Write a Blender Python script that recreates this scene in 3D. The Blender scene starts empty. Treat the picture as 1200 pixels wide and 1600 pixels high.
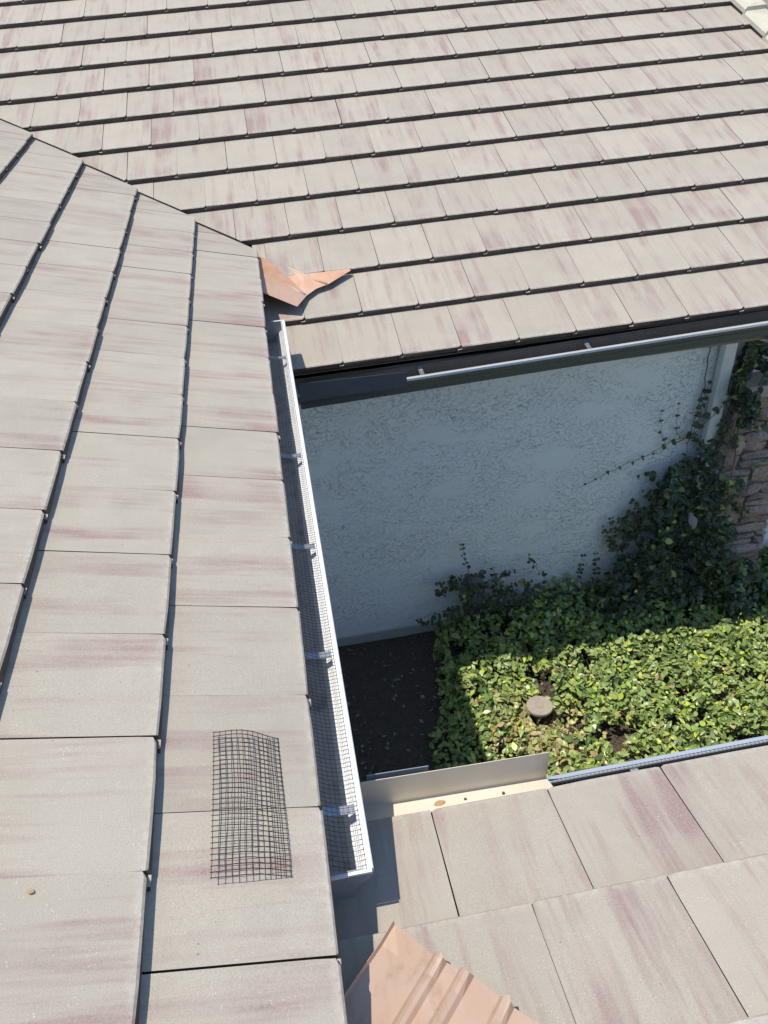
import bpy, bmesh, math, random
import numpy as np
from mathutils import Matrix, Vector

random.seed(7)
rng = np.random.default_rng(11)
S = bpy.context.scene
COL = S.collection
R = math.radians

# ------------------------------------------------------------------ camera, sky, sun, exposure
def look(yaw, pit, roll):
    f = Vector((math.sin(yaw) * math.cos(pit), math.cos(yaw) * math.cos(pit), -math.sin(pit)))
    r = Vector((math.cos(yaw), -math.sin(yaw), 0)); u = r.cross(f)
    c, s = math.cos(roll), math.sin(roll)
    return c * r + s * u, -s * r + c * u, f
cam = bpy.data.objects.new('camera', bpy.data.cameras.new('camera'))
COL.objects.link(cam)
cr, cu, cf = look(0.1149, 0.6622, -0.083)
cam.matrix_world = Matrix(((cr.x, cu.x, -cf.x, .0797), (cr.y, cu.y, -cf.y, .0724), (cr.z, cu.z, -cf.z, 1.6387), (0, 0, 0, 1)))
cam.data.sensor_fit = 'VERTICAL'; cam.data.sensor_height = 36; cam.data.sensor_width = 27
cam.data.lens = 1237.17 / 1600 * 36
cam.data.clip_start = .02; cam.data.clip_end = 500
S.camera = cam

SUN_TRAVEL = Vector((.315, .0, -1)).normalized()
to_sun = -SUN_TRAVEL
elev = math.asin(to_sun.z)
world = bpy.data.worlds.new('World'); S.world = world; world.use_nodes = True
wn = world.node_tree.nodes; bg = wn['Background']
sky = wn.new('ShaderNodeTexSky'); sky.sky_type = 'NISHITA'; sky.sun_disc = False
sky.sun_elevation = elev; sky.sun_rotation = math.atan2(to_sun.x, to_sun.y)
sky.air_density = 1.0; sky.dust_density = .25; sky.ozone_density = 2.2
world.node_tree.links.new(sky.outputs[0], bg.inputs[0]); bg.inputs[1].default_value = .15
sun = bpy.data.objects.new('sun', bpy.data.lights.new('sun', 'SUN')); COL.objects.link(sun)
sun.data.energy = 3.85; sun.data.angle = R(.55); sun.data.color = (1, .93, .82)
sun.rotation_euler = SUN_TRAVEL.to_track_quat('-Z', 'Y').to_euler(); sun.location = (-3, 0, 9)
vs = S.view_settings
vs.view_transform = 'Standard'; vs.look = 'None'; vs.exposure = 0.40; vs.gamma = 1; vs.use_curve_mapping = False

# ------------------------------------------------------------------ place constants
TH = .3416; CT, ST, T = math.cos(TH), math.sin(TH), math.tan(TH)
W = .33; EX = .3722; TK = .034
LB = 3.969; D = .355; YC = 1.2716
YW = 4.5; ZG = -3.13

# ------------------------------------------------------------------ helpers
def props(o, label=None, cat=None, group=None, kind=None):
    if label: o['label'] = label
    if cat: o['category'] = cat
    if group: o['group'] = group
    if kind: o['kind'] = kind
    return o
def empty(name, loc=(0, 0, 0)):
    o = bpy.data.objects.new(name, None); COL.objects.link(o); o.location = loc; o.empty_display_size = .05
    return o
def link(name, me, parent=None, mat=None):
    o = bpy.data.objects.new(name, me); COL.objects.link(o)
    if mat is not None:
        for m in (mat if isinstance(mat, (list, tuple)) else [mat]): me.materials.append(m)
    if parent is not None:
        o.parent = parent; o.matrix_parent_inverse = Matrix.Translation(-Vector(parent.location))
    return o
def mesh(name, v, f, mat=None, parent=None, smooth=False):
    me = bpy.data.meshes.new(name); me.from_pydata([tuple(p) for p in v], [], f); me.update()
    if smooth: me.shade_smooth()
    return link(name, me, parent, mat)
class MB:
    def __init__(s): s.v = []; s.f = []; s.m = []
    def add(s, v, f, m=0):
        n = len(s.v); s.v += [tuple(p) for p in v]; s.f += [tuple(i + n for i in q) for q in f]; s.m += [m] * len(f)
    def box(s, a, b, m=0):
        x0, y0, z0 = a; x1, y1, z1 = b
        s.add([(x0, y0, z0), (x1, y0, z0), (x1, y1, z0), (x0, y1, z0), (x0, y0, z1), (x1, y0, z1), (x1, y1, z1), (x0, y1, z1)],
              [(0, 3, 2, 1), (4, 5, 6, 7), (0, 1, 5, 4), (1, 2, 6, 5), (2, 3, 7, 6), (3, 0, 4, 7)], m)
    def tube(s, pts, r, n=4, m=0, cap=True):
        pts = [Vector(p) for p in pts]; rs = r if isinstance(r, (list, tuple)) else [r] * len(pts)
        t0 = (pts[1] - pts[0]).normalized(); ref = Vector((0, 0, 1)) if abs(t0.z) < .9 else Vector((1, 0, 0))
        v = []; k = len(pts)
        for i, p in enumerate(pts):
            t = (pts[min(i + 1, k - 1)] - pts[max(i - 1, 0)]).normalized()
            a = t.cross(ref).normalized(); b = t.cross(a).normalized()
            for j in range(n):
                g = 2 * math.pi * (j + .5) / n; v.append(p + (a * math.cos(g) + b * math.sin(g)) * rs[i])
        f = [(i * n + j, i * n + (j + 1) % n, (i + 1) * n + (j + 1) % n, (i + 1) * n + j) for i in range(k - 1) for j in range(n)]
        if cap: f += [tuple(range(n)), tuple(range((k - 1) * n, k * n))]
        s.add(v, f, m)
    def prism(s, poly, axis, a, b, m=0):
        """closed 2-D polygon swept along an axis"""
        def p3(q, t):
            return {'x': (t, q[0], q[1]), 'y': (q[0], t, q[1]), 'z': (q[0], q[1], t)}[axis]
        n = len(poly); v = [p3(q, a) for q in poly] + [p3(q, b) for q in poly]
        f = [(i, (i + 1) % n, n + (i + 1) % n, n + i) for i in range(n)] + [tuple(range(n))[::-1], tuple(range(n, 2 * n))]
        s.add(v, f, m)
    def build(s, name, mat=None, parent=None, smooth=False, bevel=0):
        me = bpy.data.meshes.new(name); me.from_pydata(s.v, [], s.f); me.update()
        me.polygons.foreach_set('material_index', s.m)
        bm = bmesh.new(); bm.from_mesh(me); bmesh.ops.recalc_face_normals(bm, faces=bm.faces)
        if bevel:
            bmesh.ops.bevel(bm, geom=bm.edges[:], offset=bevel, segments=2, affect='EDGES', profile=.6)
        bm.to_mesh(me); bm.free()
        if smooth: me.shade_smooth()
        return link(name, me, parent, mat)

# ------------------------------------------------------------------ materials
class NT:
    def __init__(s, name):
        s.m = bpy.data.materials.new(name); s.m.use_nodes = True; s.t = s.m.node_tree; s.b = s.t.nodes['Principled BSDF']
    def n(s, typ, **kw):
        o = s.t.nodes.new('ShaderNode' + typ)
        for k, v in kw.items():
            if k.startswith('i_'): o.inputs[k[2:].replace('_', ' ')].default_value = v
            else: setattr(o, k, v)
        return o
    def l(s, a, b): s.t.links.new(a, b)
    def noise(s, vec, scale, detail=3, rough=.55):
        o = s.n('TexNoise'); o.inputs['Scale'].default_value = scale; o.inputs['Detail'].default_value = detail; o.inputs['Roughness'].default_value = rough
        if vec is not None: s.l(vec, o.inputs['Vector'])
        return o.outputs['Fac']
    def ramp(s, fac, *stops):
        o = s.n('ValToRGB'); e = o.color_ramp.elements
        while len(e) < len(stops): e.new(.5)
        for q, (p, c) in zip(e, stops):
            q.position = p; q.color = (*c, 1) if not isinstance(c, (int, float)) else (c, c, c, 1)
        s.l(fac, o.inputs[0]); return o.outputs[0]
    def mix(s, f, a, b, mode='MIX'):
        o = s.n('Mix', data_type='RGBA', blend_type=mode)
        for i, v in ((0, f), (6, a), (7, b)):
            if hasattr(v, 'is_output'): s.l(v, o.inputs[i])
            else: o.inputs[i].default_value = v if isinstance(v, (int, float)) and i == 0 else (*v, 1)
        return o.outputs[2]
    def math(s, op, a, b=0.):
        o = s.n('Math', operation=op)
        for i, v in ((0, a), (1, b)):
            if hasattr(v, 'is_output'): s.l(v, o.inputs[i])
            else: o.inputs[i].default_value = v
        return o.outputs[0]
    def bump(s, h, strength, dist, normal=None):
        o = s.n('Bump'); o.inputs['Strength'].default_value = strength; o.inputs['Distance'].default_value = dist
        s.l(h, o.inputs['Height'])
        if normal is not None: s.l(normal, o.inputs['Normal'])
        return o.outputs[0]
    def mapped(s, vec, scale, loc=None):
        o = s.n('Mapping'); o.inputs['Scale'].default_value = scale; s.l(vec, o.inputs['Vector'])
        if loc is not None: s.l(loc, o.inputs['Location'])
        return o.outputs[0]
    def fin(s, col=None, rough=None, normal=None, metal=None, spec=None):
        for k, v in (('Base Color', col), ('Roughness', rough), ('Normal', normal), ('Metallic', metal), ('Specular IOR Level', spec)):
            if v is None: continue
            if hasattr(v, 'is_output'): s.l(v, s.b.inputs[k])
            else: s.b.inputs[k].default_value = (*v, 1) if isinstance(v, tuple) else v
        return s.m

def mat_tile():
    t = NT('weathered concrete tile')
    tc = t.n('TexCoord').outputs['Object']; oi = t.n('ObjectInfo').outputs['Random']
    off = t.n('CombineXYZ'); t.l(t.math('MULTIPLY', oi, 71.3), off.inputs[0]); t.l(t.math('MULTIPLY', oi, 37.9), off.inputs[1]); t.l(t.math('MULTIPLY', oi, 13.7), off.inputs[2])
    o = off.outputs[0]
    vec = t.mapped(tc, (1, 1, 1), o)
    # pigment bands run up the slope, soft and broken
    b1 = t.noise(t.mapped(tc, (13, 1.5, 1), o), 1.0, 3, .5)
    b2 = t.noise(t.mapped(tc, (44, 2.6, 1), o), 1.0, 4, .6)
    patch = t.noise(t.mapped(tc, (5, 4, 1), o), 1.0, 2)
    band = t.math('ADD', t.math('MULTIPLY', b1, .60), t.math('MULTIPLY', b2, .40))
    band = t.ramp(band, (.485, 0.), (.63, 1.))
    band = t.math('MULTIPLY', band, t.ramp(patch, (.34, .15), (.58, 1.)))
    speck = t.noise(vec, 190, 2, .7)
    band = t.math('MULTIPLY', band, t.ramp(speck, (.30, .45), (.60, 1.)))
    basevar = t.noise(vec, 7, 4)
    base = t.mix(basevar, (.358, .322, .265), (.422, .384, .320))
    hue = t.n('Math', operation='FRACT'); t.l(t.math('MULTIPLY', oi, 17.31), hue.inputs[0])
    purple = t.mix(hue.outputs[0], (.235, .118, .128), (.265, .160, .152))
    col = t.mix(t.math('MULTIPLY', band, .76), base, purple)
    grain = t.noise(vec, 420, 2, .6)
    col = t.mix(t.ramp(grain, (.33, .42), (.56, 0.)), col, (.19, .165, .14))
    grime = t.ramp(t.noise(vec, 3.2, 6, .7), (.50, 0.), (.72, .30)); col = t.mix(grime, col, (.27, .25, .205))
    pit = t.n('TexVoronoi'); pit.inputs['Scale'].default_value = 26; t.l(vec, pit.inputs['Vector'])
    col = t.mix(t.math('MULTIPLY', t.ramp(pit.outputs['Distance'], (.035, .8), (.07, 0.)), t.ramp(t.noise(vec, 9, 2), (.5, 0.), (.6, 1.))), col, (.13, .11, .09))
    white = t.n('TexVoronoi'); white.inputs['Scale'].default_value = 130; t.l(vec, white.inputs['Vector'])
    wm = t.ramp(white.outputs['Distance'], (.10, 1.), (.22, 0.))
    wn_ = t.ramp(t.noise(vec, 23, 3), (.52, 0.), (.70, .75))
    col = t.mix(t.math('MULTIPLY', wm, wn_), col, (.66, .62, .55))
    # pale worn front arris
    sep = t.n('SeparateXYZ'); t.l(tc, sep.inputs[0])
    wear = t.math('MULTIPLY', t.ramp(sep.outputs[1], (.0, .55), (.028, 0.)), t.ramp(t.noise(vec, 60, 3), (.4, 0.), (.65, 1.)))
    col = t.mix(wear, col, (.52, .48, .42))
    lum = t.mapped(tc, (1, 1, 1))
    val = t.n('HueSaturation'); t.l(col, val.inputs['Color']); t.l(t.math('ADD', t.math('MULTIPLY', oi, .09), .955), val.inputs['Value'])
    h = t.math('ADD', t.math('MULTIPLY', grain, .5), t.math('MULTIPLY', t.noise(vec, 60, 4), .6))
    return t.fin(val.outputs[0], .82, t.bump(h, .42, .0022), spec=.35)
def mat_plain(name, col, rough=.5, var=.12, scale=20, bump=0., metal=0., spec=.5, dirt=None):
    t = NT(name); tc = t.n('TexCoord').outputs['Object']
    f = t.noise(tc, scale, 5)
    c = t.mix(f, tuple(x * (1 - var) for x in col), tuple(min(1, x * (1 + var)) for x in col))
    if dirt:
        g = t.ramp(t.noise(tc, scale * .35, 6, .65), (.5, 0.), (.72, dirt[1])); c = t.mix(g, c, dirt[0])
    rr = t.ramp(t.noise(tc, scale * 2, 3), (.3, max(0, rough - .08)), (.7, min(1, rough + .08)))
    nm = t.bump(t.noise(tc, scale * 6, 4), bump, .003) if bump else None
    return t.fin(c, rr, nm, metal, spec)
def mat_stucco():
    t = NT('knockdown stucco'); g = t.n('NewGeometry').outputs['Position']
    v = t.mapped(g, (1, 1, 1.5))
    warp = t.n('TexNoise'); warp.inputs['Scale'].default_value = 9; warp.inputs['Detail'].default_value = 2; t.l(v, warp.inputs['Vector'])
    vv = t.n('VectorMath', operation='MULTIPLY_ADD'); t.l(warp.outputs['Color'], vv.inputs[0]); vv.inputs[1].default_value = (.09, .09, .09); t.l(v, vv.inputs[2])
    n = t.noise(vv.outputs[0], 27, 3, .5)
    line = t.math('ABSOLUTE', t.math('SUBTRACT', n, .5))
    worm = t.ramp(line, (.004, 1.), (.017, 0.))
    mask = t.ramp(t.noise(t.mapped(g, (1, 1, 2.2)), 2.6, 4, .6), (.34, .0), (.64, 1.))
    brk = t.ramp(t.noise(g, 36, 2), (.42, 0.), (.52, 1.))
    worm = t.math('MULTIPLY', worm, t.math('MULTIPLY', mask, brk))
    plate = t.math('MULTIPLY', t.ramp(n, (.46, 0.), (.54, 1.)), mask)
    h = t.math('SUBTRACT', t.math('ADD', t.math('MULTIPLY', plate, .4), t.math('MULTIPLY', t.noise(g, 55, 4), .14)), t.math('MULTIPLY', worm, .9))
    soil = t.noise(g, 1.7, 4)
    c = t.mix(soil, (.83, .835, .84), (.875, .88, .88))
    c = t.mix(t.math('MULTIPLY', worm, .17), c, (.40, .41, .43))  # trowel grooves tinted darker: crevice shade put into the colour
    return t.fin(c, .75, t.bump(h, .85, .013), spec=.3)
def mat_leaf(name):
    t = NT(name); a = t.n('Attribute', attribute_name='shade').outputs['Fac']
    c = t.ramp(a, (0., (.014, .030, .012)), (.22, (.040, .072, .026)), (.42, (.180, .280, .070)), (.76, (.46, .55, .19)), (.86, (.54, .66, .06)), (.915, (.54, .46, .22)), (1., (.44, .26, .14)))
    pos = t.n('NewGeometry').outputs['Position']
    c = t.mix(t.ramp(t.noise(pos, 75, 3), (.42, 0.), (.75, .5)), c, (.26, .28, .17))
    tr = t.n('BsdfTranslucent'); t.l(t.mix(.35, c, (.20, .30, .02)), tr.inputs[0])
    t.fin(c, .36, None, spec=.55)
    mx = t.n('MixShader'); mx.inputs[0].default_value = .20
    t.l(t.b.outputs[0], mx.inputs[1]); t.l(tr.outputs[0], mx.inputs[2])
    t.l(mx.outputs[0], t.t.nodes['Material Output'].inputs[0])
    return t.m
def mat_stone():
    t = NT('ledge stone'); tc = t.n('TexCoord').outputs['Object']; oi = t.n('ObjectInfo').outputs['Random']; g = t.n('NewGeometry').outputs['Position']
    c = t.ramp(oi, (0., (.29, .19, .15)), (.25, (.42, .28, .22)), (.5, (.36, .30, .275)), (.75, (.46, .34, .25)), (1., (.28, .235, .225)))
    c = t.mix(t.noise(g, 14, 5), c, t.mix(.5, c, (.42, .32, .27)))
    c = t.mix(t.ramp(t.noise(g, 45, 4), (.45, 0.), (.7, .6)), c, (.10, .075, .065))
    return t.fin(c, .85, t.bump(t.noise(g, 30, 6, .65), .8, .02), spec=.25)
def mat_soil():
    t = NT('bark mulch'); g = t.n('NewGeometry').outputs['Position']
    v = t.n('TexVoronoi'); v.inputs['Scale'].default_value = 30; t.l(t.mapped(g, (1, 2, 1)), v.inputs['Vector'])
    c = t.mix(t.noise(g, 40, 5, .7), (.045, .036, .029), (.20, .155, .12))
    c = t.mix(t.ramp(v.outputs['Distance'], (.1, .5), (.4, 0.)), c, (.14, .115, .095))
    return t.fin(c, .95, t.bump(t.math('ADD', t.noise(g, 45, 5, .7), v.outputs['Distance']), 1., .03), spec=.2)
def mat_copper():
    t = NT('weathered copper sheet'); tc = t.n('TexCoord').outputs['Object']
    n1 = t.noise(tc, 3.5, 5, .6)
    oc = t.n('ObjectInfo').outputs['Color']
    c = t.mix(t.ramp(n1, (.3, 0.), (.7, .45)), oc, (.56, .43, .34))
    sm = t.ramp(t.noise(t.mapped(tc, (14, 3, 3)), 1.6, 4, .6), (.55, 0.), (.75, .5))
    c = t.mix(sm, c, (.36, .17, .09))
    c = t.mix(t.ramp(t.noise(tc, 2.1, 5, .65), (.48, 0.), (.66, .45)), c, (.53, .45, .40))
    st = t.ramp(t.noise(tc, 8, 6, .75), (.56, 0.), (.68, .5)); c = t.mix(st, c, (.25, .20, .13))
    return t.fin(c, t.ramp(n1, (.3, .50), (.7, .66)), t.bump(t.noise(tc, 9, 3), .15, .01), metal=.25)

M_TILE = mat_tile()
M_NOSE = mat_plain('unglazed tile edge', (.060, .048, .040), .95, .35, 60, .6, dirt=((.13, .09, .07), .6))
M_DECK = mat_plain('roofing underlay', (.045, .042, .040), .9)
M_FASCIA = mat_plain('painted fascia board', (.27, .20, .13), .65, .2, 9, dirt=((.10, .07, .045), .7))
M_STUCCO = mat_stucco()
M_WHITE = mat_plain('white gutter enamel', (.74, .75, .75), .32, .04, 6, dirt=((.42, .39, .34), .45))
M_GALV = mat_plain('grey gutter enamel', (.26, .29, .33), .34, .06, 6, dirt=((.16, .15, .14), .3))
M_PALE = mat_plain('pale grey gutter rim', (.33, .37, .43), .32, .05, 6, dirt=((.25, .24, .22), .3))
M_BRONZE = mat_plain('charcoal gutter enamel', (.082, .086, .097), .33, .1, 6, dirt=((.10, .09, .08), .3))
M_CHROME = mat_plain('bare gutter lip', (.80, .80, .79), .22, .03, 3, metal=.5)
M_SILT = mat_plain('gutter silt', (.46, .43, .38), .9, .25, 30, .6, dirt=((.085, .07, .055), .7))
M_MUCK = mat_plain('dark gutter muck', (.19, .17, .14), .9, .35, 6, .6, dirt=((.30, .25, .18), .7))
M_CREAM = mat_plain('cream flashing', (.66, .60, .49), .42, .06, 5, dirt=((.40, .30, .19), .5))
M_WIRE = mat_plain('black coated wire', (.018, .016, .016), .5)
M_STRAP = mat_plain('aluminium hanger', (.40, .42, .45), .35, .05, 10, metal=.5)
M_COPPER = mat_copper()
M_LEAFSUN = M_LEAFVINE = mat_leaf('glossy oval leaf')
M_TWIG = mat_plain('woody twig', (.095, .062, .040), .8, .3, 30)
M_STONE = mat_stone()
M_MORTAR = mat_plain('mortar', (.17, .15, .14), .95, .2, 30, .6)
M_SOIL = mat_soil()
M_CAPTAN = mat_plain('tan cast cap', (.33, .29, .235), .8, .18, 25, .4, dirt=((.22, .18, .14), .5))
M_SILL = mat_plain('sandstone sill', (.40, .34, .28), .85, .15, 18, .4)
M_METER = mat_plain('dark utility box', (.16, .165, .175), .5, .1)
M_PVC = mat_plain('white pvc', (.78, .79, .80), .4, .03)
M_RAKE = mat_plain('pale trim tile', (.50, .47, .37), .8, .12, 18, .4, dirt=((.30, .28, .22), .5))
M_DRY = mat_plain('dry leaf', (.38, .25, .13), .8, .25, 60)
M_CONC = mat_plain('concrete footing', (.42, .42, .41), .9, .12, 12, .4)

# ------------------------------------------------------------------ setting: ground
def ground():
    n = 60; xs = np.linspace(-.6, 5.0, n); ys = np.linspace(.4, 4.6, n); v = []; f = []
    for y in ys:
        for x in xs:
            edge = min(1, 8 * min((x + .6) / 5.6, (5 - x) / 5.6, (y - .4) / 4.2, (4.6 - y) / 4.2))
            v.append((x, y, ZG + .004 + edge * (.012 * math.sin(7 * x + 3 * y) + rng.uniform(0, .022))))
    f = [(j * n + i, j * n + i + 1, (j + 1) * n + i + 1, (j + 1) * n + i) for j in range(n - 1) for i in range(n - 1)]
    o = mesh('planting_bed', v, f, M_SOIL, smooth=True); props(o, 'dark bark mulch bed in the narrow courtyard below the roofs', kind='structure')
    g = mesh('ground', [(-150, -150, ZG - .02), (150, -150, ZG - .02), (150, 150, ZG - .02), (-150, 150, ZG - .02)], [(0, 1, 2, 3)],
             mat_plain('dry earth', (.22, .18, .14), .95, .2, 1.5, .3))
    props(g, kind='structure')
    # loose bark chips
    m = MB()
    for i in range(900):
        x, y = rng.uniform(-.3, 1.6), rng.uniform(1.2, 4.45); a = rng.uniform(0, 6.28); l = rng.uniform(.008, .024); w = l * rng.uniform(.3, .7)
        z = ZG + .018 + rng.uniform(0, .012); ca, sa = math.cos(a), math.sin(a); dz = rng.uniform(-.008, .008)
        m.add([(x + ca * l, y + sa * l, z + dz), (x - sa * w, y + ca * w, z + .003), (x - ca * l, y - sa * l, z - dz), (x + sa * w, y - ca * w, z - .002), (x, y, z - .012)],
              [(0, 1, 2, 3), (0, 1, 4), (1, 2, 4), (2, 3, 4), (3, 0, 4)], i % 2)
    o = m.build('bark_chips', [mat_plain('bark chip brown', (.17, .12, .085), .9), mat_plain('bark chip grey', (.27, .24, .21), .9)])
    props(o, 'loose bark chips scattered over the shaded mulch bed', 'bark chips', kind='stuff')
ground()

# ------------------------------------------------------------------ setting: stucco wall under the back eave
def walls():
    w = empty('stucco_wall', (1.8, YW, ZG))
    props(w, 'white knockdown textured stucco wall in shade under the back eave', 'wall', kind='thing')
    m = MB(); m.box((-.5, YW, ZG + .10), (6.2, YW + .18, -.36)); m.build('wall_face', M_STUCCO, w)
    m = MB(); m.box((-.5, YW - .012, ZG - .02), (6.2, YW + .17, ZG + .098)); m.build('footing', M_CONC, w)
walls()

# ------------------------------------------------------------------ tile roofs
def tile_mesh(seed):
    r = random.Random(seed); g = .0011; n = 6
    top = [(x, 0.) for x in (g, .007, .11, .22, W - .016, W - g)]
    rest = [(W - g, -.014), (W - .028, -.014), (W - .028, -TK), (-.024, -TK), (-.024, -.017), (g, -.017)]
    sec = top + rest; k = len(sec); st = [0., .0055, .05, EX + .025]
    v = []
    jag = [r.uniform(-.0007, .0007) for _ in range(k)]
    for _ in range(r.choice((0, 1, 1, 2))): jag[r.choice((0, 1, 4, 5))] += r.uniform(.001, .004)
    jag[n - 1] += .006; jag[0] += .002
    for q in (n + 3, n + 4, n + 5): jag[q] -= .0055
    bow = r.uniform(-.0005, .0010)
    for si, s in enumerate(st):
        for i, (x, z) in enumerate(sec):
            zz = z; xx = x; ss = s
            if si < 2: ss += jag[i] * (1 if si == 0 else .6)
            if si == 0 and i < n: zz -= .0042
            if si == 0 and i in (0, n - 1): xx += .003 if i == 0 else -.004
            if si == 1 and i in (n - 1,): xx -= .0015
            if i < n: zz += bow * (1 - (2 * x / W - 1) ** 2)
            v.append((xx, ss, zz))
    f = []; mi = []
    for a in range(len(st) - 1):
        for i in range(k):
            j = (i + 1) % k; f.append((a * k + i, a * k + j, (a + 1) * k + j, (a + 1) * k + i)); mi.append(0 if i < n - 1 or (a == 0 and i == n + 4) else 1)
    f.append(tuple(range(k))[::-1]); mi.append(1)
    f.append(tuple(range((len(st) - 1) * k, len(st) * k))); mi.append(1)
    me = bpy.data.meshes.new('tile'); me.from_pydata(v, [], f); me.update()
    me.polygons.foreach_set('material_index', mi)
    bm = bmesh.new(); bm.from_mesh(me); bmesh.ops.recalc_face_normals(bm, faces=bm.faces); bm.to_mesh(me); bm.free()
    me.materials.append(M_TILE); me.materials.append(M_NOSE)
    return me
TILES = [tile_mesh(s) for s in range(10)]
tilt = Matrix.Rotation(-math.atan2(TK + .0012, EX), 4, 'X')
def lay(parent, frame, k, u, cut=()):
    """one tile: frame maps (along eave, up slope, normal) to the world"""
    me = TILES[random.randrange(len(TILES))]
    g = random.gauss
    m = frame @ Matrix.Translation((u + g(0, .0008), k * EX + g(0, .0017), g(0, .0006))) @ Matrix.Rotation(g(0, .0017), 4, 'Z') @ Matrix.Rotation(g(0, .0012), 4, 'Y') @ tilt
    planes = []
    for co, no in cut:
        mi = m.inverted(); lc = mi @ Vector(co); ln = (mi.to_3x3() @ Vector(no)).normalized()
        ds = [ln.dot(v.co - lc) for v in me.vertices]
        if max(ds) <= 0: continue
        if min(ds) >= -.02: return None
        planes.append((lc, ln))
    if planes:
        me = me.copy(); bm = bmesh.new(); bm.from_mesh(me)
        for lc, ln in planes:
            r = bmesh.ops.bisect_plane(bm, geom=bm.verts[:] + bm.edges[:] + bm.faces[:], plane_co=lc, plane_no=ln, clear_outer=True)
            ed = [e for e in r['geom_cut'] if isinstance(e, bmesh.types.BMEdge)]
            if ed:
                q = bmesh.ops.holes_fill(bm, edges=[e for e in bm.edges if e.is_boundary], sides=0)
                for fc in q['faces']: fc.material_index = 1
        if not bm.faces: bm.free(); return None
        bmesh.ops.recalc_face_normals(bm, faces=bm.faces); bm.to_mesh(me); bm.free()
    o = bpy.data.objects.new('tile', me); COL.objects.link(o); o.parent = parent
    o.matrix_parent_inverse = Matrix.Translation(-Vector(parent.location)); o.matrix_basis = m
    return o
def frame(ux, uy, org):
    ux, uy = Vector(ux), Vector(uy); uz = ux.cross(uy)
    return Matrix(((ux.x, uy.x, uz.x, org[0]), (ux.y, uy.y, uz.y, org[1]), (ux.z, uy.z, uz.z, org[2]), (0, 0, 0, 1)))
def slab(name, parent, pts, t, mat):
    n = len(pts); v = [Vector(p) for p in pts] + [Vector(p) - Vector((0, 0, t)) for p in pts]
    f = [tuple(range(n)), tuple(range(n, 2 * n))[::-1]] + [(i, (i + 1) % n, n + (i + 1) % n, n + i) for i in range(n)]
    me = bpy.data.meshes.new(name); me.from_pydata([tuple(p) for p in v], [], f)
    bm = bmesh.new(); bm.from_mesh(me); bmesh.ops.recalc_face_normals(bm, faces=bm.faces); bm.to_mesh(me); bm.free()
    return link(name, me, parent, mat)

VB = 4.87      # left roof is cut along y + x = VB at the back valley
VC = .30       # and along y - x = VC at the front valley
# left roof: eave runs along y at x = 0, climbs to -x
def roof_left():
    r = empty('tiled_roof', (0, 2.5, 0))
    props(r, 'beige and mauve concrete tile roof on the left, courses running away from the camera', 'roof', 'tile roof slopes around the courtyard', 'thing')
    fr = frame((0, 1, 0), (-CT, 0, ST), (0, 0, 0))
    cut = [((0, VB, 0), (1, 1, 0)), ((0, VC, 0), (1, -1, 0))]
    for k in range(8):
        y0 = (3.7535 if k % 2 == 0 else 3.6058) % W
        for i in range(-7, 24):
            lay(r, fr, k, y0 + i * W, cut)
    z = lambda x: -x * T - .085
    slab('roof_deck', r, [(-.05, VC - .03, z(-.05)), (-.05, VB + .03, z(-.05)), (-2.9, VB + 2.88, z(-2.9)), (-2.9, VC - 2.88, z(-2.9))], .02, M_DECK)
    m = MB(); m.box((-.075, VC + .1, -.30), (-.05, VB - .1, -.062)); m.build('fascia', M_FASCIA, r)
    m = MB(); m.box((-.5, 1.0, -.31), (-.075, 4.3, -.285)); m.build('soffit', M_STUCCO, r)
    m = MB(); m.box((-.7, .7, ZG), (-.5, YW - .01, -.285)); m.build('side_wall', M_STUCCO, r)
roof_left()
def roof_back():
    r = empty('tiled_roof', (1.5, LB, -D))
    props(r, 'beige concrete tile roof at the back rising away above the white wall', 'roof', 'tile roof slopes around the courtyard', 'thing')
    fr = frame((1, 0, 0), (0, CT, ST), (0, LB, -D))
    xoff = (.0463, .2112)
    for k in range(14):
        y = LB + k * EX * CT
        for i in range(-10, 13):
            u = xoff[k % 2] + i * W
            if u > 4.16 or u < -3.2: continue
            cut = [((4.16, 0, 0), (1, 0, 0))]
            cut.append(((-.03, 0, 0), (-1, 0, 0)) if y < 4.75 else ((0, 4.925, 0), (-1, -1, 0)))
            lay(r, fr, k, u, cut)
    z = lambda y: -D + (y - LB) * T - .085
    yt = LB + 14 * EX * CT
    slab('roof_deck', r, [(-.02, LB + .05, z(LB + .05)), (4.15, LB + .05, z(LB + .05)), (4.15, yt, z(yt)), (4.95 - yt, yt, z(yt)), (-.02, 4.97, z(4.97))], .02, M_DECK)
    m = MB(); m.box((.02, LB + .05, -D - .25), (4.14, LB + .075, -D - .062)); m.build('fascia', M_FASCIA, r)
    m = MB(); m.box((.02, LB + .075, -D - .26), (4.14, YW - .002, -D - .235)); m.build('soffit', M_STUCCO, r)
    for i in range(5):   # rake trim tiles stepping up the verge
        y0 = 6.18 + i * .35; m = MB(); c = CT; 
        pts = [(4.06, .012), (4.075, .030), (4.235, .034), (4.25, .012), (4.25, -.12), (4.235, -.12), (4.235, .0), (4.075, .0), (4.075, -.02), (4.06, -.02)]
        n = len(pts); v = []
        for yy, lift in ((y0, .034), (y0 + .385, .002)):
            for x, q in pts: v.append((x, yy, -D + (yy - LB) * T + q + lift))
        f = [(a, (a + 1) % n, n + (a + 1) % n, n + a) for a in range(n)] + [tuple(range(n))[::-1], tuple(range(n, 2 * n))]
        m.add(v, f); m.build('rake_tile', M_RAKE, r)
roof_back()
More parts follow.
